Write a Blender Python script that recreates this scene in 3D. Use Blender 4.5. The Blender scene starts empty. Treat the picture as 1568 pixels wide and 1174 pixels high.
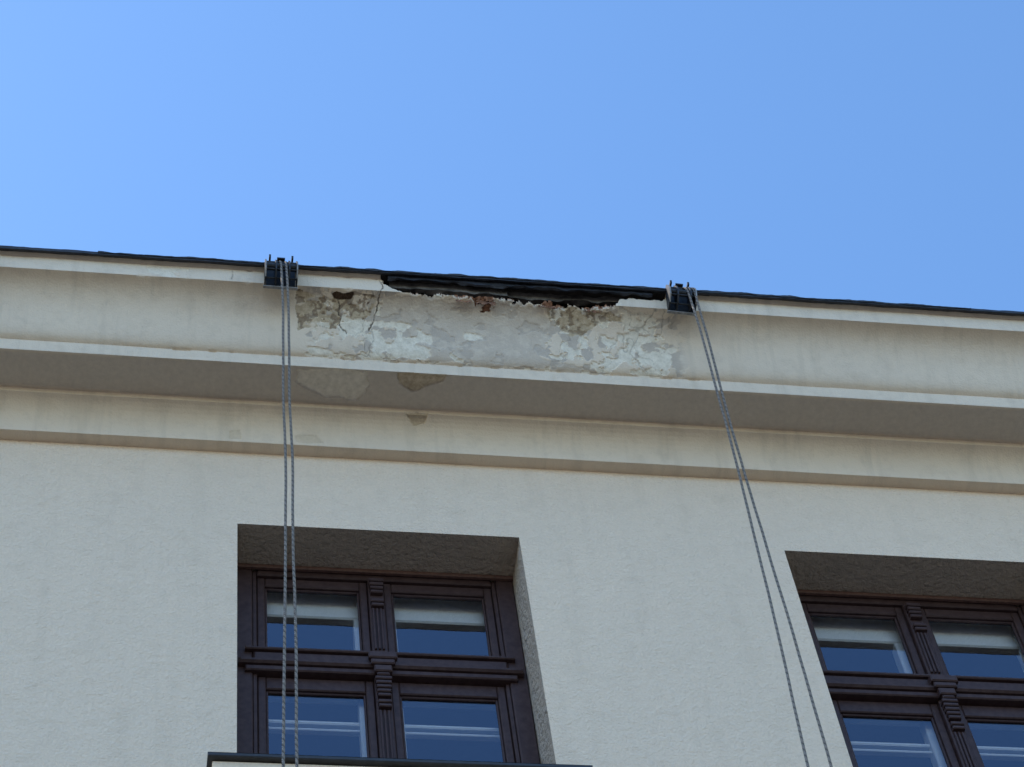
import bpy, bmesh, math, random
import numpy as np
from mathutils import Matrix, Vector
random.seed(4); RNG=np.random.RandomState(7)
scene=bpy.context.scene
EYE=1.6; D=6.6

# ------------------------------------------------------------------ helpers
def link(o,parent=None):
    scene.collection.objects.link(o)
    if parent: o.parent=parent
    return o
def mesh_obj(name,verts,faces,mats,parent=None,midx=None,smooth=None):
    me=bpy.data.meshes.new(name); me.from_pydata([tuple(v) for v in verts],[],[tuple(f) for f in faces])
    for m in (mats if isinstance(mats,(list,tuple)) else [mats]): me.materials.append(m)
    if midx is not None: me.polygons.foreach_set('material_index',np.array(midx,dtype=np.int32))
    if smooth is not None:
        me.polygons.foreach_set('use_smooth',np.ones(len(me.polygons),dtype=bool)); me.set_sharp_from_angle(angle=math.radians(smooth))
    me.update()
    return link(bpy.data.objects.new(name,me),parent)
class Boxes:
    def __init__(s): s.v=[];s.f=[];s.m=[]
    def add(s,x0,x1,y0,y1,z0,z1,m=0,b=0.0):
        k=len(s.v)
        if b<=0:
            s.v+=[(x0,y0,z0),(x1,y0,z0),(x1,y1,z0),(x0,y1,z0),(x0,y0,z1),(x1,y0,z1),(x1,y1,z1),(x0,y1,z1)]
            fs=[(0,3,2,1),(4,5,6,7),(0,1,5,4),(1,2,6,5),(2,3,7,6),(3,0,4,7)]
        else: # chamfered front (y0) face
            s.v+=[(x0,y0+b,z0),(x1,y0+b,z0),(x1,y1,z0),(x0,y1,z0),(x0,y0+b,z1),(x1,y0+b,z1),(x1,y1,z1),(x0,y1,z1),
                  (x0+b,y0,z0+b),(x1-b,y0,z0+b),(x1-b,y0,z1-b),(x0+b,y0,z1-b)]
            fs=[(0,3,2,1),(4,5,6,7),(1,2,6,5),(2,3,7,6),(3,0,4,7),(8,9,10,11),(0,1,9,8),(1,5,10,9),(5,4,11,10),(4,0,8,11)]
        s.f+=[tuple(i+k for i in f) for f in fs]; s.m+=[m]*len(fs)
    def quad(s,a,b,c,d,m=0):
        k=len(s.v); s.v+=[a,b,c,d]; s.f.append((k,k+1,k+2,k+3)); s.m.append(m)
_T=RNG.rand(256,256)
def vnoise(x,y):
    xi=np.floor(x).astype(int);yi=np.floor(y).astype(int);fx=x-xi;fy=y-yi
    fx=fx*fx*(3-2*fx);fy=fy*fy*(3-2*fy)
    g=lambda a,b:_T[a%256,b%256]
    return (g(xi,yi)*(1-fx)+g(xi+1,yi)*fx)*(1-fy)+(g(xi,yi+1)*(1-fx)+g(xi+1,yi+1)*fx)*fy
def fbm(x,y,o=4,seed=0):
    r=0;a=.5;t=0
    x=x+seed*17.3;y=y+seed*9.1
    for i in range(o):
        r=r+a*vnoise(x,y);t+=a;a*=.5;x=x*2.03+5.1;y=y*2.03+3.7
    return r/t
def sdf(X,Y,poly):
    d=np.full(X.shape,1e9);ins=np.zeros(X.shape,bool);n=len(poly)
    for i in range(n):
        ax,ay=poly[i];bx,by=poly[(i+1)%n]
        ex,ey=bx-ax,by-ay
        t=np.clip(((X-ax)*ex+(Y-ay)*ey)/(ex*ex+ey*ey+1e-12),0,1)
        d=np.minimum(d,np.hypot(X-ax-t*ex,Y-ay-t*ey))
        c=((ay>Y)!=(by>Y))&(X<(bx-ax)*(Y-ay)/((by-ay) if by!=ay else 1e-9)+ax)
        ins^=c
    return np.where(ins,-d,d)
def sline(X,Y,pts):
    d=np.full(X.shape,1e9)
    for (ax,ay),(bx,by) in zip(pts[:-1],pts[1:]):
        ex,ey=bx-ax,by-ay
        t=np.clip(((X-ax)*ex+(Y-ay)*ey)/(ex*ex+ey*ey),0,1)
        d=np.minimum(d,np.hypot(X-ax-t*ex,Y-ay-t*ey))
    return d
def ss(a,b,x):
    t=np.clip((x-a)/(b-a),0,1);return t*t*(3-2*t)
def P(s): return [tuple(float(c)/1000 for c in q.split(',')) for q in s.split()]

# ------------------------------------------------------------------ materials
def mat(name):
    m=bpy.data.materials.new(name);m.use_nodes=True;nt=m.node_tree
    return m,nt,nt.nodes['Principled BSDF']
def N(nt,t,**k):
    n=nt.nodes.new(t)
    for a,v in k.items():
        if a in n.inputs: n.inputs[a].default_value=v
        else: setattr(n,a,v)
    return n
def noise(nt,scale,detail=4,rough=.55,coord=None):
    n=N(nt,'ShaderNodeTexNoise');n.inputs['Scale'].default_value=scale;n.inputs['Detail'].default_value=detail;n.inputs['Roughness'].default_value=rough
    if coord: nt.links.new(coord,n.inputs['Vector'])
    return n.outputs['Fac']
def ramp(nt,src,a,b,ca=(0,0,0,1),cb=(1,1,1,1)):
    r=N(nt,'ShaderNodeValToRGB');r.color_ramp.elements[0].position=a;r.color_ramp.elements[1].position=b
    r.color_ramp.elements[0].color=ca;r.color_ramp.elements[1].color=cb
    nt.links.new(src,r.inputs[0]);return r.outputs[0]
def mix(nt,fac,a,b,bt='MIX'):
    n=N(nt,'ShaderNodeMix');n.data_type='RGBA';n.blend_type=bt
    for s,v in ((n.inputs[0],fac),(n.inputs[6],a),(n.inputs[7],b)):
        if isinstance(v,(int,float)): s.default_value=v
        elif isinstance(v,tuple): s.default_value=v if len(v)==4 else (*v,1)
        else: nt.links.new(v,s)
    return n.outputs[2]
def math_(nt,op,a,b=0.0):
    n=N(nt,'ShaderNodeMath');n.operation=op
    for s,v in ((n.inputs[0],a),(n.inputs[1],b)):
        if isinstance(v,(int,float)): s.default_value=v
        else: nt.links.new(v,s)
    return n.outputs[0]
def bump(nt,bs,h,strength,dist):
    b=N(nt,'ShaderNodeBump');b.inputs['Strength'].default_value=strength;b.inputs['Distance'].default_value=dist
    nt.links.new(h,b.inputs['Height']);nt.links.new(b.outputs[0],bs.inputs['Normal']);return b
def geo(nt): return N(nt,'ShaderNodeNewGeometry').outputs['Position']

def plaster(name,c1,c2,dark,bs_=.5,bd=.004,fine=160,mid=28):
    m,nt,bs=mat(name);g=geo(nt)
    base=mix(nt,ramp(nt,noise(nt,.9,5,.6,g),.35,.65),c1,c2)
    base=mix(nt,math_(nt,'MULTIPLY',ramp(nt,noise(nt,7,6,.7,g),.5,.75),.30),base,dark)
    f=noise(nt,fine,3,.6,g)
    base=mix(nt,math_(nt,'MULTIPLY',ramp(nt,f,.35,.65),.26),base,dark)
    mp=N(nt,'ShaderNodeMapping');mp.inputs['Scale'].default_value=(9,9,.6);nt.links.new(g,mp.inputs[0])
    base=mix(nt,math_(nt,'MULTIPLY',ramp(nt,noise(nt,1,4,.6,mp.outputs[0]),.52,.8),.30),base,dark)
    nt.links.new(base,bs.inputs['Base Color']);bs.inputs['Roughness'].default_value=.9;bs.inputs['Specular IOR Level'].default_value=.2
    h=math_(nt,'ADD',f,math_(nt,'MULTIPLY',noise(nt,mid,4,.6,g),1.6))
    bump(nt,bs,h,bs_,bd)
    return m
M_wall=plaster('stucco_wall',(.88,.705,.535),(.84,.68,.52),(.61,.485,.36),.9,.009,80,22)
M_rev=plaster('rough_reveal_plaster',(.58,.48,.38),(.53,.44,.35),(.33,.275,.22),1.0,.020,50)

def cornice_mat():
    m,nt,bs=mat('cornice_plaster');g=geo(nt)
    c=mix(nt,ramp(nt,noise(nt,1.4,5,.6,g),.35,.65),(.80,.665,.51),(.75,.625,.485))
    c=mix(nt,math_(nt,'MULTIPLY',ramp(nt,noise(nt,11,6,.72,g),.5,.8),.45),c,(.50,.41,.31))
    mp=N(nt,'ShaderNodeMapping');mp.inputs['Scale'].default_value=(14,2,1.5);nt.links.new(g,mp.inputs[0])
    c=mix(nt,math_(nt,'MULTIPLY',ramp(nt,noise(nt,1,4,.6,mp.outputs[0]),.52,.8),.45),c,(.50,.42,.325))
    A=N(nt,'ShaderNodeAttribute');A.attribute_name='layA';B=N(nt,'ShaderNodeAttribute');B.attribute_name='layB'
    sa=N(nt,'ShaderNodeSeparateColor');sb=N(nt,'ShaderNodeSeparateColor')
    nt.links.new(A.outputs['Color'],sa.inputs[0]);nt.links.new(B.outputs['Color'],sb.inputs[0])
    n1=noise(nt,35,5,.7,g);n2=noise(nt,90,4,.7,g)
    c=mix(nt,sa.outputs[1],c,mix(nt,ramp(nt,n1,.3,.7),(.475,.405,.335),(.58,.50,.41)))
    c=mix(nt,sa.outputs[2],c,mix(nt,ramp(nt,n1,.35,.65),(.39,.29,.18),(.64,.52,.36)))
    c=mix(nt,sa.outputs[0],c,mix(nt,ramp(nt,n1,.3,.65),(.66,.58,.45),(.92,.83,.68)))
    c=mix(nt,sb.outputs[0],c,mix(nt,ramp(nt,n2,.3,.7),(.10,.065,.04),(.26,.18,.12)))
    c=mix(nt,sb.outputs[1],c,mix(nt,ramp(nt,n1,.35,.62),(.19,.10,.065),(.45,.23,.135)))
    c=mix(nt,sb.outputs[2],c,(.14,.115,.09))
    nt.links.new(c,bs.inputs['Base Color']);bs.inputs['Roughness'].default_value=.9;bs.inputs['Specular IOR Level'].default_value=.2
    h=math_(nt,'ADD',noise(nt,110,3,.6,g),math_(nt,'MULTIPLY',noise(nt,20,4,.6,g),1.2))
    bump(nt,bs,h,.55,.005)
    return m
M_corn=cornice_mat()

def simple(name,c1,c2,scale=20,rough=.6,metal=0,bs_=.3,bd=.002,spec=.5):
    m,nt,bs=mat(name);tc=N(nt,'ShaderNodeTexCoord').outputs['Object']
    n=noise(nt,scale,5,.65,tc)
    nt.links.new(mix(nt,ramp(nt,n,.35,.65),c1,c2),bs.inputs['Base Color'])
    bs.inputs['Roughness'].default_value=rough;bs.inputs['Metallic'].default_value=metal;bs.inputs['Specular IOR Level'].default_value=spec
    bump(nt,bs,n,bs_,bd);return m
M_frame=simple('aubergine_frame_paint',(.046,.024,.023),(.070,.041,.038),30,.5,spec=.3)
M_bead=simple('brown_bead_paint',(.10,.05,.04),(.16,.085,.065),40,.6)
M_inner=simple('white_inner_casement',(.88,.87,.84),(.84,.83,.80),20,.5)
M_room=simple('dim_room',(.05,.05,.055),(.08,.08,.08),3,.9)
M_edge=simple('tarred_roof_edge',(.010,.012,.018),(.030,.032,.042),25,.55,bs_=.6,bd=.01)
M_board=simple('old_eave_board',(.035,.03,.027),(.17,.15,.13),12,.9,bs_=.8,bd=.01)
M_sill=simple('dark_sill_flashing',(.02,.02,.022),(.04,.04,.043),20,.5)
M_steel=simple('blackened_steel',(.012,.012,.014),(.04,.04,.043),40,.55,.3)
M_steell=simple('worn_steel_edge',(.16,.15,.14),(.34,.32,.30),40,.55,.2)
M_roof=simple('roof_sheet',(.05,.05,.055),(.08,.08,.085),4,.6)
M_ropeA=simple('rope_light_strand',(.19,.168,.15),(.28,.25,.225),90,.85)
M_ropeB=simple('rope_dark_strand',(.085,.075,.068),(.13,.115,.10),90,.85)
M_pave=simple('granite_paving',(.085,.075,.062),(.11,.098,.08),6,.9)
M_asph=simple('street_asphalt',(.045,.045,.047),(.06,.06,.06),30,.9)
def glassmat():
    m=bpy.data.materials.new('window_glass');m.use_nodes=True;nt=m.node_tree;nt.nodes.clear()
    o=N(nt,'ShaderNodeOutputMaterial');mx=N(nt,'ShaderNodeMixShader')
    t=N(nt,'ShaderNodeBsdfTransparent');t.inputs[0].default_value=(.97,.98,.99,1)
    gl=N(nt,'ShaderNodeBsdfGlossy');gl.inputs['Roughness'].default_value=.012;gl.inputs[0].default_value=(.76,.84,1,1)
    fr=N(nt,'ShaderNodeFresnel');fr.inputs[0].default_value=1.5
    f=math_(nt,'ADD',math_(nt,'MULTIPLY',fr.outputs[0],1.3),.09)
    nt.links.new(f,mx.inputs[0]);nt.links.new(t.outputs[0],mx.inputs[1]);nt.links.new(gl.outputs[0],mx.inputs[2]);nt.links.new(mx.outputs[0],o.inputs[0])
    g=geo(nt);b=N(nt,'ShaderNodeBump');b.inputs['Strength'].default_value=.06;b.inputs['Distance'].default_value=.012
    nt.links.new(noise(nt,3,2,.5,g),b.inputs['Height']);nt.links.new(b.outputs[0],gl.inputs['Normal'])
    return m
M_glass=glassmat()

# ------------------------------------------------------------------ building
bld=link(bpy.data.objects.new('plastered_apartment_building',None))
WX0=.430; WW=1.324; PITCH=2.612; WTOP=9.318+EYE; WH=1.82; DEPTH=.242
XA,XB=-14.0,17.0
cols=[(WX0+n*PITCH,WX0+n*PITCH+WW) for n in range(-5,6)]
rows=[(WTOP-3.55*k-WH,WTOP-3.55*k) for k in range(3)]
xs=[XA]+[v for c in cols for v in c]+[XB]
zs=sorted([0.0]+[v for r in rows for v in r]+[9.918+EYE])
B=Boxes()
for i in range(len(xs)-1):
    for j in range(len(zs)-1):
        cx=(xs[i]+xs[i+1])/2;cz=(zs[j]+zs[j+1])/2
        if any(a<cx<b for a,b in cols) and any(a<cz<b for a,b in rows): continue
        B.quad((xs[i],0,zs[j]),(xs[i+1],0,zs[j]),(xs[i+1],0,zs[j+1]),(xs[i],0,zs[j+1]))
mesh_obj('facade_wall',B.v,B.f,M_wall,bld)
B=Boxes()
for q in [((XA,0,0),(XA,12,0),(XA,12,12.2),(XA,0,12.2)),((XB,12,0),(XB,0,0),(XB,0,12.2),(XB,12,12.2)),((XB,12,0),(XA,12,0),(XA,12,12.2),(XB,12,12.2))]: B.quad(*q)
mesh_obj('rear_and_side_walls',B.v,B.f,M_wall,bld)
RH=10.712+EYE
mesh_obj('roof',[(XA-.3,-.60,RH),(XB+.3,-.60,RH),(XB+.3,6,RH+2.2),(XA-.3,6,RH+2.2),(XB+.3,12.5,RH),(XA-.3,12.5,RH)],[(0,1,2,3),(3,2,4,5)],M_roof,bld)

def window_mesh():
    B=Boxes();h=lambda v:v-9.318
    F,BD,GL,IN,RM,RV,SL,WL=0,1,2,3,4,5,6,7
    bot=-WH
    a=B.add
    e=.002
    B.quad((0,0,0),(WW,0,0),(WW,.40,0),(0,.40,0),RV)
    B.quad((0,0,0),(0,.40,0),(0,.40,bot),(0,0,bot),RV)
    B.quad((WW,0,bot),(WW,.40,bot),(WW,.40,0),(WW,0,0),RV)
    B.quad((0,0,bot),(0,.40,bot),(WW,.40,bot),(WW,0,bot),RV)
    a(e,.085,.242,.34,bot+e,-e,F,.006); a(WW-.085,WW-e,.242,.34,bot+e,-e,F,.006)
    a(.087,.105,.252,.34,bot+e,-.02,F,.003); a(WW-.105,WW-.087,.252,.34,bot+e,-.02,F,.003)
    a(.107,WW-.107,.246,.34,h(9.262),-e,F,.006)
    a(e,WW-e,.222,.240,h(9.292),-e,BD,.004)
    a(.087,WW-.087,.232,.336,h(8.600),h(8.672),F,.008)
    a(.02,WW-.02,.205,.336,h(8.566),h(8.598),F,.010)
    a(.05,WW-.05,.222,.336,h(8.530),h(8.564),F,.006)
    a(.05,WW-.05,.218,.336,h(8.674),h(8.692),F,.005)
    for (x0,x1) in ((.108,.624),(.700,WW-.108)):
        for (z0,z1,tr,br) in ((h(8.694),h(9.260),.060,.046),(bot+.02,h(8.528),.080,.10)):
            st=.036;yy=.262
            a(x0,x0+st,yy,.30,z0,z1,F,.005);a(x1-st,x1,yy,.30,z0,z1,F,.005)
            a(x0+st+.001,x1-st-.001,yy+.001,.30,z1-tr,z1,F,.005);a(x0+st+.001,x1-st-.001,yy+.001,.30,z0,z0+br,F,.005)
            i0,i1,j0,j1=x0+st+.001,x1-st-.001,z0+br+.001,z1-tr-.001
            for q in ((i0,i0+.010,j0,j1),(i1-.010,i1,j0,j1),(i0+.011,i1-.011,j0,j0+.010),(i0+.011,i1-.011,j1-.010,j1)):
                a(q[0],q[1],.276,.292,q[2],q[3],F,.003)
            B.quad((i0,.286,j0),(i1,.286,j0),(i1,.286,j1),(i0,.286,j1),GL)
    a(.626,.698,.238,.336,h(8.694),h(9.260),F,.006); a(.626,.698,.238,.336,bot+e,h(8.528),F,.006)
    def capital(zt,n,w,y):
        for k in range(n):
            ww=w-.004*k;z1=zt-.026*k
            a(.662-ww/2,.662+ww/2,y+.003*k,.237,z1-.020,z1,F,.004)
    capital(h(9.225),4,.070,.205); capital(h(9.075),2,.062,.212)
    capital(h(8.495),5,.074,.200); capital(h(8.345),2,.060,.210)
    for x in (.640,.658,.676):
        a(x-.004,x+.006,.226,.237,h(8.72),h(9.02),F,.003); a(x-.004,x+.006,.226,.237,bot+.1,h(8.29),F,.003)
    a(.598,.728,.180,.204,h(8.600),h(8.640),F,.006); a(.608,.716,.186,.204,h(8.566),h(8.598),F,.006)
    a(.622,.702,.192,.221,h(8.520),h(8.563),F,.006); a(.634,.690,.198,.216,h(8.500),h(8.518),F,.005)
    a(.604,.722,.2045,.231,h(8.6),h(8.66),F,.004)
    # inner white casement, with its own top rail, central stiles and transom
    y0=.352
    a(.06,.13,y0,y0+.04,bot+.02,-.03,IN,.006);a(WW-.13,WW-.06,y0,y0+.04,bot+.02,-.03,IN,.006)
    a(.132,WW-.132,y0,y0+.04,h(9.115),-.03,IN,.006);a(.132,WW-.132,y0-.014,y0+.03,h(9.075),h(9.112),IN,.008)
    a(.132,WW-.132,y0,y0+.03,h(8.500),h(8.545),IN,.006);a(.132,WW-.132,y0,y0+.03,h(8.330),h(8.350),IN,.006);a(.132,WW-.132,y0,y0+.03,h(8.285),h(8.298),IN,.004)
    a(.562,.760,y0-.018,y0+.04,bot+.02,h(9.07),IN,.006)
    a(.132,WW-.132,y0,y0+.04,bot+.02,bot+.12,IN,.006)
    r=1.9
    B.quad((0.001,.34,-.001),(WW-.001,.34,-.001),(WW-.001,.47,-.001),(0.001,.47,-.001),IN)
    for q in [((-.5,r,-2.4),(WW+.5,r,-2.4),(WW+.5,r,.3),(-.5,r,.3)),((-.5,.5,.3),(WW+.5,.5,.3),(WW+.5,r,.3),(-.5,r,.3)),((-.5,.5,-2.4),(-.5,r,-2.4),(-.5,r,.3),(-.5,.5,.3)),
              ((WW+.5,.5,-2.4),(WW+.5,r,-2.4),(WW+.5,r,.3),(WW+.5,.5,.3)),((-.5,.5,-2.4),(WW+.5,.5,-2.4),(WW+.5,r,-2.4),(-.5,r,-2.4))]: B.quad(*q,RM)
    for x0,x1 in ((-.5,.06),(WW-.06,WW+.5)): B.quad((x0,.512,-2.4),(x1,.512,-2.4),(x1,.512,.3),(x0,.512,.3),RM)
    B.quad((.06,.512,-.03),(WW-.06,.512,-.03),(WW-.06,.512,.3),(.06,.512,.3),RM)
    st=7.530-9.318
    a(-.125,WW+.112,-.15,-.001,st-.022,st,SL,.004)
    B.quad((-.125,-.148,st+.001),(WW+.112,-.148,st+.001),(WW+.112,.24,st+.03),(-.125,.24,st+.03),SL)
    a(-.105,WW+.092,-.125,-.001,st-.085,st-.023,WL,.006)
    a(-.085,WW+.072,-.085,-.001,st-.13,st-.086,WL,.02)
    me=bpy.data.meshes.new('window_unit');me.from_pydata(B.v,[],B.f)
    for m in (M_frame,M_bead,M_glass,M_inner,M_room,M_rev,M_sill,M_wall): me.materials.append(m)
    me.polygons.foreach_set('material_index',np.array(B.m,dtype=np.int32));me.update();return me
wm=window_mesh()
for j,r in enumerate(rows):
    for c in cols:
        o=link(bpy.data.objects.new('casement_window',wm),bld);o.location=(c[0],0,r[1])

# ------------------------------------------------------------------ cornice
def bez(Pt,t): return tuple(sum(cf*q[k] for cf,q in zip(((1-t)**3,3*(1-t)**2*t,3*(1-t)*t*t,t**3),Pt)) for k in (0,1))
prof=[(0,9.912),(.0627,9.912)]
prof+=[bez([(.0627,9.912),(.066,10.02),(.10,10.104),(.16,10.104)],i/8) for i in range(1,9)]
prof+=[(.16,10.137),(.3744,10.137),(.3744,10.226),(.372,10.228)]
prof0=prof+[bez([(.372,10.228),(.43,10.29),(.47,10.50),(.58,10.562)],i/20) for i in range(1,21)]
tail=[(.58,10.677),(.60,10.70)]
pr0=np.array(prof0+tail);S0=np.r_[0,np.cumsum(np.hypot(*np.diff(pr0,axis=0).T))]
corner=[S0[k] for k in (0,1,9,10,11,12,13,33,34,35)]
# moulding with a full belly and deep hollow; the run parameter is kept in step with the survey outline
new=[bez([(.372,10.228),(.450,10.250),(.412,10.545),(.58,10.562)],i/28) for i in range(1,29)]
el=lambda q:q[1]/(6.6-q[0])
e0=np.array([el(q) for q in pr0[13:34]]);Sn=np.interp([el(q) for q in new],e0,S0[13:34]);Sn[-1]=S0[33]
Sn=np.maximum.accumulate(Sn+np.arange(28)*1e-6);Sn[-1]=max(Sn[-1],Sn[-2]+1e-5)
pr=np.array(prof+new+tail);S=np.r_[S0[:14],Sn,S0[34:]]
CS=(S0[12],S0[33],S0[34])
def samples(ds):
    out=[]
    for a,b in zip(corner[:-1],corner[1:]):
        n=max(1,int(round((b-a)/ds)));out+=list(np.linspace(a,b,n,endpoint=False))
    return np.array(out+[corner[-1]])
def at(s): return np.interp(s,S,pr[:,0]),np.interp(s,S,pr[:,1])
def wav(X,s):
    return (fbm(X*.8,s*2+3,3,1)-.5)*.010+(fbm(X*5,s*6,3,2)-.5)*.004
pol={k:P(v) for k,v in dict(
a='874,872 981,891 1069,867 1160,874 1291,845 1369,811 1355,770 1290,757 1338,718 1367,682 1322,653 1224,661 1160,643 1031,649 966,691 930,740 895,800',
b='693,691 773,708 902,668 966,655 838,631 697,651',
c='1530,831 1645,835 1648,808 1535,796',d='1452,687 1523,681 1523,645 1458,648',
e='2201,879 2352,898 2452,878 2521,902 2553,866 2481,801 2573,768 2560,640 2437,640 2338,640 2391,695 2308,709 2239,649 2157,661 2170,726 2230,803 2182,839',
f='1928,1011 2051,1012 2269,1009 2320,961 2219,926 2151,876 2050,876 1985,921 1952,955',
g='2354,991 2522,1008 2540,958 2437,915 2337,934',
zone='1108,1019 1486,1016 1918,1004 1985,902 1911,720 2140,660 2101,642 1353,642 1250,760 1180,850 1100,900',
stain='690,1010 1085,1010 1060,900 960,850 840,800 695,790',
hole='848,1005 883,1021 913,1010 962,1009 953,986 898,975 869,980',
brick='1558,1035 1618,1050 1674,1040 1676,988 1637,955 1594,962 1573,995',
h='690,520 837,536 1033,530 1056,454 1005,362 849,380 740,417 690,458',
i='1178,537 1423,542 1414,502 1349,464 1261,440 1199,480',
j='1246,297 1364,318 1344,250 1288,235',k='382,139 438,151 445,85 389,80',k2='695,136 808,145 840,90 700,80',
l='-57,1133 151,1146 146,1062 64,1038 -46,1076').items()}
cracks=[(P(q),w) for q,w in (('1102,1133 1109,1068 1099,1012 1081,949 1069,875 1050,815',1),('891,978 900,900 907,844 933,794',.9),
 ('2506,1046 2438,933 2362,772 2439,661',.35),('360,1140 366,1040',.6),('1050,815 1075,760 1040,700 1060,650',.45))]
void=P('1105,1160 1113,1140 1159,1087 1216,1048 1262,1034 1459,1030 1634,1032 1785,1012 1857,1027 1977,1021 2202,1022 2285,1027 2310,1074 2329,1116 2420,1128 2547,1130 2570,1160')
def cornice(name,x0,x1,dx,ds,damage):
    xs=np.linspace(x0,x1,int(round((x1-x0)/dx))+1);s=samples(ds)
    X,Sg=np.meshgrid(xs,s,indexing='ij');p,h=at(Sg)
    e=.003;p1,h1=at(np.clip(Sg-e,0,S[-1]));p2,h2=at(np.clip(Sg+e,0,S[-1]))
    tp,th=p2-p1,h2-h1;L=np.hypot(tp,th)+1e-9;npx,nh=th/L,-tp/L
    disp=wav(X,Sg);keep=np.ones((len(xs)-1,len(s)-1),bool)
    A=np.zeros(X.shape+(4,));Bc=np.zeros(X.shape+(4,));A[...,3]=1;Bc[...,3]=1
    soffit_shade=.85*ss(.331,.336,Sg)*(1-ss(.541,.546,Sg))   # soffit's shade painted into the colour as a darker grey band
    A[...,1]=soffit_shade
    if damage:
        n1=fbm(X*9,Sg*9,5,3)-.5;n2=fbm(X*38,Sg*38,4,5)-.5;n3=fbm(X*110,Sg*110,3,6)
        wob=n1*.075+n2*.026
        def mk(k,amp=1,w=.0025): return 1-ss(-w,w,sdf(X,Sg,pol[k])+wob*amp)
        cy=(Sg>.637)&(Sg<1.034)
        zone=mk('zone',.9)*cy;stain=mk('stain',1.0)*cy;ff=mk('f',.9);gg=mk('g',.9)
        peel=np.zeros(X.shape)
        for k in 'abcde': peel=np.maximum(peel,mk(k,.85)*(Sg>.637))
        isl=ss(.58,.60,fbm(X*16,Sg*16,4,9));peel*=1-isl
        reg=ss(.70,.85,X)*(1-ss(2.55,2.66,X))*cy*(1-.85*zone)
        fl=ss(.60,.615,fbm(X*20,Sg*26,4,11))*reg
        peel=np.maximum(peel,fl);peel=np.maximum(peel,gg*ss(.42,.46,fbm(X*20,Sg*20,4,12)))
        grey=ss(.58,.60,fbm(X*13,Sg*15,5,27))*ss(.68,.75,X)*(1-ss(2.58,2.68,X))*cy*(1-peel)
        sp=ss(.56,.60,fbm(X*45,Sg*45,3,13))
        yel=np.maximum(stain*ss(.38,.44,fbm(X*14,Sg*14,4,14)),ff)
        hs=mk('h',.6);is_=mk('i',.5);js=mk('j',.4);ks=np.maximum(mk('k',.4),mk('k2',.5));ll=mk('l',.4)*ss(.45,.5,fbm(X*12,Sg*20,3,21))
        hole=mk('hole',.45);
        vx=np.interp(X,[q[0] for q in void],[q[1] for q in void],left=9,right=9)+n1*.050+n2*.040+(n3-.5)*.010-.004
        vx=np.where((X<1.106)|(X>2.57),9,vx)
        edge=vx-Sg
        bands=np.clip(ss(1.46,1.49,X)*(1-ss(1.64,1.68,X))+ss(1.88,1.91,X)*(1-ss(2.03,2.06,X))+ss(2.12,2.15,X)*(1-ss(2.24,2.27,X)),0,1)
        bw=.010*bands+.022*bands*ss(.5,.6,fbm(X*7,Sg*0+1,3,15))
        brick=np.maximum(mk('brick',.5)*ss(.40,.50,fbm(X*30,Sg*30,3,16)),(edge<bw)*1.0*ss(.3,.5,fbm(X*22,Sg*22,3,17)+.1))
        brick*=(vx<8)|(mk('brick',.5)>0)
        ck=np.zeros(X.shape)
        for c,w in cracks: ck=np.maximum(ck,w*(1-ss(.0010,.0042,sline(X+n2*.03,Sg+n1*.05,c)))*ss(.30,.42,fbm(X*25,Sg*25,3,23)+.12))
        rim=(1-ss(.0,.006,np.abs(fbm(X*4,Sg*4,4,18)-.47)))*reg*ss(.5,.55,fbm(X*3,Sg*3,2,19))*.6
        ck=np.maximum(ck,rim*.7)
        A[...,0]=np.clip(peel+hs*.55+ll*.6,0,1);A[...,1]=np.clip(np.maximum(np.maximum(zone*.6,grey*.9)*(1-peel),soffit_shade),0,1)
        A[...,2]=np.clip(yel*.9+is_*.85+js*.7+ks*.35,0,1)*(1-peel)
        Bc[...,0]=np.clip(hole+sp*(stain*.7+ff*.6)*.9+is_*.2*ss(.5,.6,fbm(X*18,Sg*18,3,28)),0,1);Bc[...,1]=brick;Bc[...,2]=ck
        disp=disp-.0055*peel-.003*grey-.0018*zone-.003*yel-.012*brick*(.6+n3)-.028*hole-.005*ck-.009*np.maximum(hs,is_)-.010*js-.003*ks-.004*ll-.003*sp*(stain+ff)
        disp=disp-.012*np.clip(1-edge/.015,0,1)*(edge<.015)*(vx<8)*n3
        for cs in CS: disp-=.006*np.exp(-((Sg-cs)/.007)**2)*ss(.55,.75,fbm(X*18,Sg*3,4,20))
        ec=(edge[:-1,:-1]+edge[1:,1:]+edge[1:,:-1]+edge[:-1,1:])/4
        keep=ec>0
    p=p+npx*disp;h=h+nh*disp
    V=np.stack([X,-p,h+EYE],-1).reshape(-1,3);nx,ns=X.shape
    idx=np.arange(nx*ns).reshape(nx,ns)
    F=np.stack([idx[:-1,:-1],idx[1:,:-1],idx[1:,1:],idx[:-1,1:]],-1)[keep]
    me=bpy.data.meshes.new(name);me.vertices.add(len(V));me.vertices.foreach_set('co',V.ravel())
    me.loops.add(F.size);me.polygons.add(len(F))
    me.loops.foreach_set('vertex_index',F.ravel().astype(np.int32))
    me.polygons.foreach_set('loop_start',np.arange(0,F.size,4,dtype=np.int32));me.polygons.foreach_set('loop_total',np.full(len(F),4,dtype=np.int32))
    me.update(calc_edges=True);me.materials.append(M_corn)
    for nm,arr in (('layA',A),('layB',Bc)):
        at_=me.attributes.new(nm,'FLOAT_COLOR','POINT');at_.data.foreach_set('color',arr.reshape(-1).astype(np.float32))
    me.polygons.foreach_set('use_smooth',np.ones(len(F),dtype=bool));me.set_sharp_from_angle(angle=math.radians(40))
    return link(bpy.data.objects.new(name,me),bld)
cornice('cornice_left_run',XA,-.15,.05,.02,False)
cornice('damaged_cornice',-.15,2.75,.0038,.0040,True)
cornice('cornice_right_run',2.75,XB,.05,.02,False)

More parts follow.
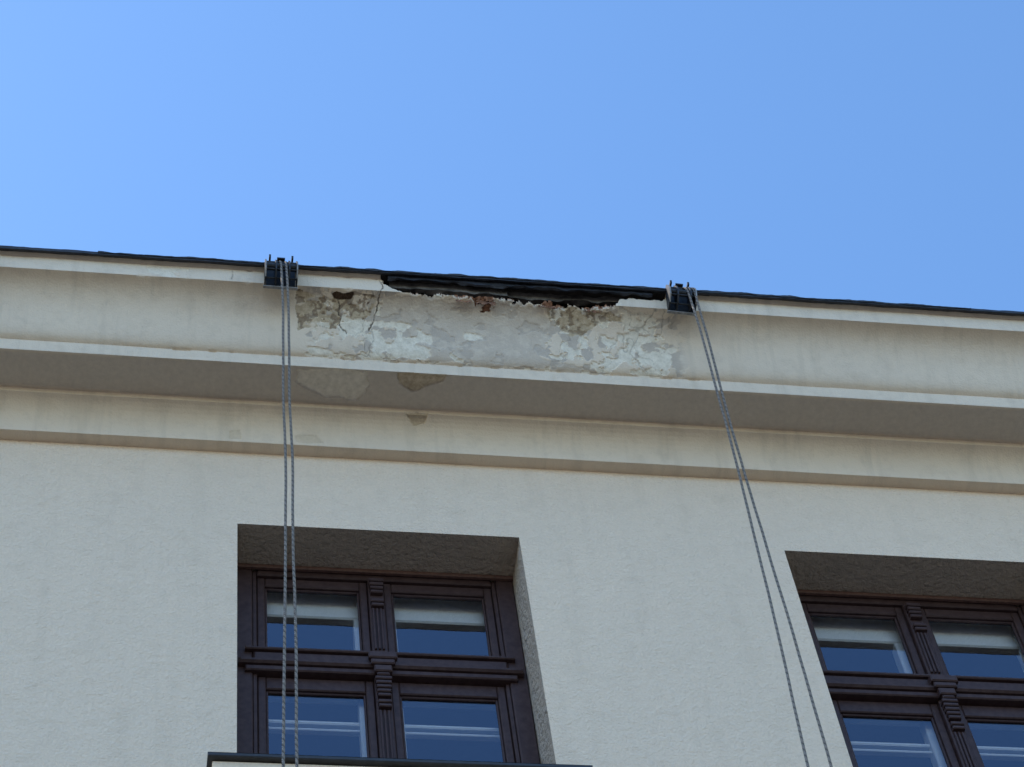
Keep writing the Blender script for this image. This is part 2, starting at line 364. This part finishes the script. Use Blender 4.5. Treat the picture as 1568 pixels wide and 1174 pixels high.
def strip(name,x0,x1,dx,path,m,amp,seed,parent=bld,low=1.0):
    xs=np.arange(x0,x1,dx);V=[];F=[];n=len(path)
    for i,x in enumerate(xs):
        for k,(p,h) in enumerate(path):
            a=(fbm(np.array([x*14.]),np.array([k*3.7]),4,seed)[0]-.5)*amp;b=(fbm(np.array([x*4.]),np.array([k*.3+9]),3,seed+1)[0]-.5)*amp*low
            V.append((x,-(p+a*.5),h+a+b+EYE))
    for i in range(len(xs)-1):
        for k in range(n-1): F.append((i*n+k,(i+1)*n+k,(i+1)*n+k+1,i*n+k+1))
    return mesh_obj(name,V,F,m,parent,smooth=35)
strip('roof_drip_edge',XA,XB,.02,[(.596,10.694),(.612,10.678),(.620,10.678),(.622,10.697),(.612,10.708),(.55,10.731)],M_edge,.007,31,low=.6)
strip('roof_felt_layer',-.3,4.2,.012,[(.600,10.690),(.625,10.686),(.627,10.694),(.60,10.702)],M_edge,.014,37,low=.4)
strip('sagging_eave_felt',1.14,2.50,.012,[(.57,10.700),(.588,10.660),(.600,10.664),(.600,10.70)],M_edge,.034,41)
strip('eave_lath',1.15,1.75,.012,[(.520,10.690),(.535,10.634),(.560,10.634),(.564,10.69)],M_board,.022,43)
strip('eave_batten',1.60,2.50,.012,[(.50,10.69),(.52,10.650),(.546,10.646),(.552,10.69)],M_board,.036,47)
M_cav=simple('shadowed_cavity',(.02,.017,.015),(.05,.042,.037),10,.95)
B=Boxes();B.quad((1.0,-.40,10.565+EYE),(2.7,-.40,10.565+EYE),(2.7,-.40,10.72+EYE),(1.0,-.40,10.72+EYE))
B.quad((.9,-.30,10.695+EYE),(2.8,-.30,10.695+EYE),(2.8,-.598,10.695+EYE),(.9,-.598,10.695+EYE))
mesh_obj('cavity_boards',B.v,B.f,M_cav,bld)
M_brick=simple('exposed_brick',(.15,.075,.05),(.38,.20,.12),30,.95,bs_=.9,bd=.012)
V=[];F=[]
r=random.Random(11)
for x0 in (1.48,1.585,1.90,2.14):
    w=.09+r.uniform(-.02,.01);k=len(V);nx_,nz_=8,4
    top=10.574+r.uniform(-.004,.012);fr=.552+r.uniform(-.012,.006)
    for i in range(nx_+1):
        for j in range(nz_+1):
            V.append((x0+w*i/nx_+r.uniform(-.004,.004),-(fr+r.uniform(-.006,.006)-.012*(j==nz_)),10.545+(top-10.545)*j/nz_+r.uniform(-.006,.006)+EYE))
    for i in range(nx_+1): V.append((x0+w*i/nx_,-(fr-.10),top+EYE+r.uniform(-.004,.004)))
    for i in range(nx_):
        for j in range(nz_):
            a0=k+i*(nz_+1)+j;F.append((a0,a0+nz_+1,a0+nz_+2,a0+1))
        t0=k+(nx_+1)*(nz_+1)+i;F.append((k+i*(nz_+1)+nz_,k+(i+1)*(nz_+1)+nz_,t0+1,t0))
mesh_obj('exposed_brick_course',V,F,M_brick,bld)

# ------------------------------------------------------------------ brackets + ropes
def bracket(x0,x1,tilt):
    B=Boxes();cx=(x0+x1)/2
    pl=[(.598,10.490),(.598,10.725),(.628,10.722),(.672,10.640),(.688,10.590),(.686,10.535),(.655,10.500)]
    def plate(xa,xb,pts,m):
        k=len(B.v);n=len(pts)
        for x in (xa,xb): B.v.extend([(x,-p,h+EYE) for p,h in pts])
        B.f.append(tuple(range(k,k+n)));B.f.append(tuple(range(k+2*n-1,k+n-1,-1)));B.m+=[m,m]
        for i in range(n):
            j=(i+1)%n;B.f.append((k+i,k+j,k+n+j,k+n+i));B.m.append(1 if i in (3,4,5) and (xa==x0 or xb==x1) else 0)
    for x in (x0,x1-.007,cx-.030,cx+.036): plate(x,x+.007,pl,0)
    def rod(p,h,r,m,xa=x0+.008,xb=x1-.008):
        k=len(B.v);n=14
        for x in (xa,xb):
            for i in range(n): B.v.append((x,-p+r*math.cos(2*math.pi*i/n),h+EYE+r*math.sin(2*math.pi*i/n)))
        for i in range(n):
            j=(i+1)%n;B.f.append((k+i,k+j,k+n+j,k+n+i));B.m.append(m)
        B.f.append(tuple(range(k,k+n)));B.f.append(tuple(range(k+2*n-1,k+n-1,-1)));B.m+=[m,m]
    rod(.655,10.600,.018,0);rod(.618,10.700,.012,0);rod(.640,10.515,.005,0);rod(.668,10.555,.005,0)
    B.add(x0+.009,x1-.009,-.606,-.600,10.50+EYE,10.715+EYE,0)
    B.add(x0-.004,x1+.004,-.612,-.5985,10.480+EYE,10.488+EYE,1)
    B.add(cx-.02,cx+.02,-.63,-.30,10.735+EYE,10.745+EYE,0)
    for x in (x0+.02,x1-.03): B.add(x,x+.010,-.640,-.598,10.726+EYE,10.752+EYE,0)
    o=mesh_obj('steel_rope_bracket',B.v,B.f,[M_steel,M_steell],None,B.m)
    c=Vector((cx,-.61,10.6+EYE));o.matrix_world=Matrix.Translation(c)@Matrix.Rotation(tilt,4,'Y')@Matrix.Translation(-c)
    return o
bracket(.520,.682,math.radians(1)); bracket(2.560,2.700,math.radians(5))

def rope(pts,phase):
    pts=np.array(pts,float);seg=np.r_[0,np.cumsum(np.linalg.norm(np.diff(pts,axis=0),axis=1))]
    t=np.arange(0,seg[-1],.0050)
    c=np.stack([np.interp(t,seg,pts[:,k]) for k in range(3)],1)
    ker=np.hanning(61);ker/=ker.sum()
    pad=np.r_[np.repeat(c[:1],30,0),c,np.repeat(c[-1:],30,0)]
    cs=np.stack([np.convolve(pad[:,k],ker,'valid') for k in range(3)],1)
    w=ss(.0,.35,t)[:,None];c=c*(1-w)+cs*w
    c[:,0]+=(fbm(t*1.7,t*0+phase,3,51)-.5)*.008
    V=[];F=[];mi=[];ns=6
    for st in range(3):
        ang=2*math.pi*t/.036+phase+st*2*math.pi/3+fbm(t*2,t*0,2,52)*3
        r=.0026
        ctr=np.stack([c[:,0]+r*np.cos(ang),-c[:,1]+r*np.sin(ang),c[:,2]+EYE],1)
        k=len(V)
        ring=[(math.cos(2*math.pi*i/ns)*.0040,math.sin(2*math.pi*i/ns)*.0040) for i in range(ns)]
        for q in ctr: V.extend([(q[0]+a,q[1]+b,q[2]) for a,b in ring])
        n=len(t)
        for i in range(n-1):
            for j in range(ns):
                j2=(j+1)%ns;F.append((k+i*ns+j,k+i*ns+j2,k+(i+1)*ns+j2,k+(i+1)*ns+j));mi.append(1 if st==2 else 0)
    return mesh_obj('hanging_rope',V,F,[M_ropeA,M_ropeB],None,mi,smooth=60)
def rp(xs_h,x0):
    top=[(x0,.36,10.80),(x0,.55,10.755),(x0,.615,10.735),(x0,.655,10.665),(x0,.679,10.61)]
    return top+[(x,.682,h) for x,h in xs_h]
rope(rp([(.599,10.356),(.599,10.106),(.592,9.404),(.593,8.873),(.586,8.382),(.570,7.506),(.553,6.841),(.50,2.5),(.49,-1.5)],.597),0)
rope(rp([(.627,10.359),(.626,10.109),(.619,9.407),(.624,8.875),(.618,8.384),(.612,7.508),(.604,6.843),(.58,2.5),(.56,-1.5)],.625),1)
rope(rp([(2.656,10.229),(2.649,9.83),(2.641,9.396),(2.632,8.989),(2.612,8.408),(2.598,7.967),(2.576,7.514),(2.549,6.946),(2.36,2.5),(2.2,-1.5)],2.655),2)
rope(rp([(2.682,10.295),(2.675,9.9),(2.668,9.684),(2.659,9.314),(2.655,8.912),(2.655,8.412),(2.655,7.994),(2.650,7.478),(2.640,6.95),(2.60,2.5),(2.56,-1.5)],2.690),3)

# ------------------------------------------------------------------ ground
def plane(name,x0,x1,y0,y1,z,m): return mesh_obj(name,[(x0,y0,z),(x1,y0,z),(x1,y1,z),(x0,y1,z)],[(0,1,2,3)],m)
plane('ground',-600,600,-600,600,-.16,M_pave)
plane('road',-600,600,-22,-12,-.15,M_asph)
B=Boxes();B.add(-60,60,-12,-.001,-.159,-.002,0);mesh_obj('pavement',B.v,B.f,M_pave)

# ------------------------------------------------------------------ light
EL=math.radians(42);AZ=math.radians(-80)
w=bpy.data.worlds.new('World');scene.world=w;w.use_nodes=True;nt=w.node_tree
bg=nt.nodes['Background'];sky=nt.nodes.new('ShaderNodeTexSky');sky.sky_type='NISHITA';sky.sun_disc=False
sky.sun_elevation=EL;sky.sun_rotation=AZ;sky.air_density=1.0;sky.dust_density=.4;sky.ozone_density=1.5;sky.altitude=200
hs=nt.nodes.new('ShaderNodeHueSaturation');hs.inputs['Saturation'].default_value=1.16;hs.inputs['Value'].default_value=2.45
nt.links.new(sky.outputs[0],hs.inputs['Color']);nt.links.new(hs.outputs[0],bg.inputs[0]);bg.inputs[1].default_value=.15
sd=Vector((math.sin(AZ)*math.cos(EL),math.cos(AZ)*math.cos(EL),math.sin(EL)))
l=bpy.data.lights.new('sun','SUN');l.energy=5;l.angle=math.radians(.5);l.color=(1,.93,.82)
so=link(bpy.data.objects.new('sun',l));so.rotation_euler=sd.to_track_quat('Z','Y').to_euler();so.location=(-20,20,40)

# ------------------------------------------------------------------ camera
cam=bpy.data.cameras.new('camera');cam.sensor_width=36;cam.lens=3741.15/1568*36;cam.clip_start=.1;cam.clip_end=2000
co=link(bpy.data.objects.new('camera',cam))
a,b,c=2.57163,-.27327,-.17338
Rm=Matrix.Rotation(b,3,'Z')@Matrix.Rotation(a,3,'X')@Matrix.Rotation(c,3,'Z')
co.matrix_world=Matrix.Translation((0,-D,EYE))@Rm.to_4x4()
scene.camera=co
scene.view_settings.view_transform='Standard';scene.view_settings.look='None';scene.view_settings.exposure=0
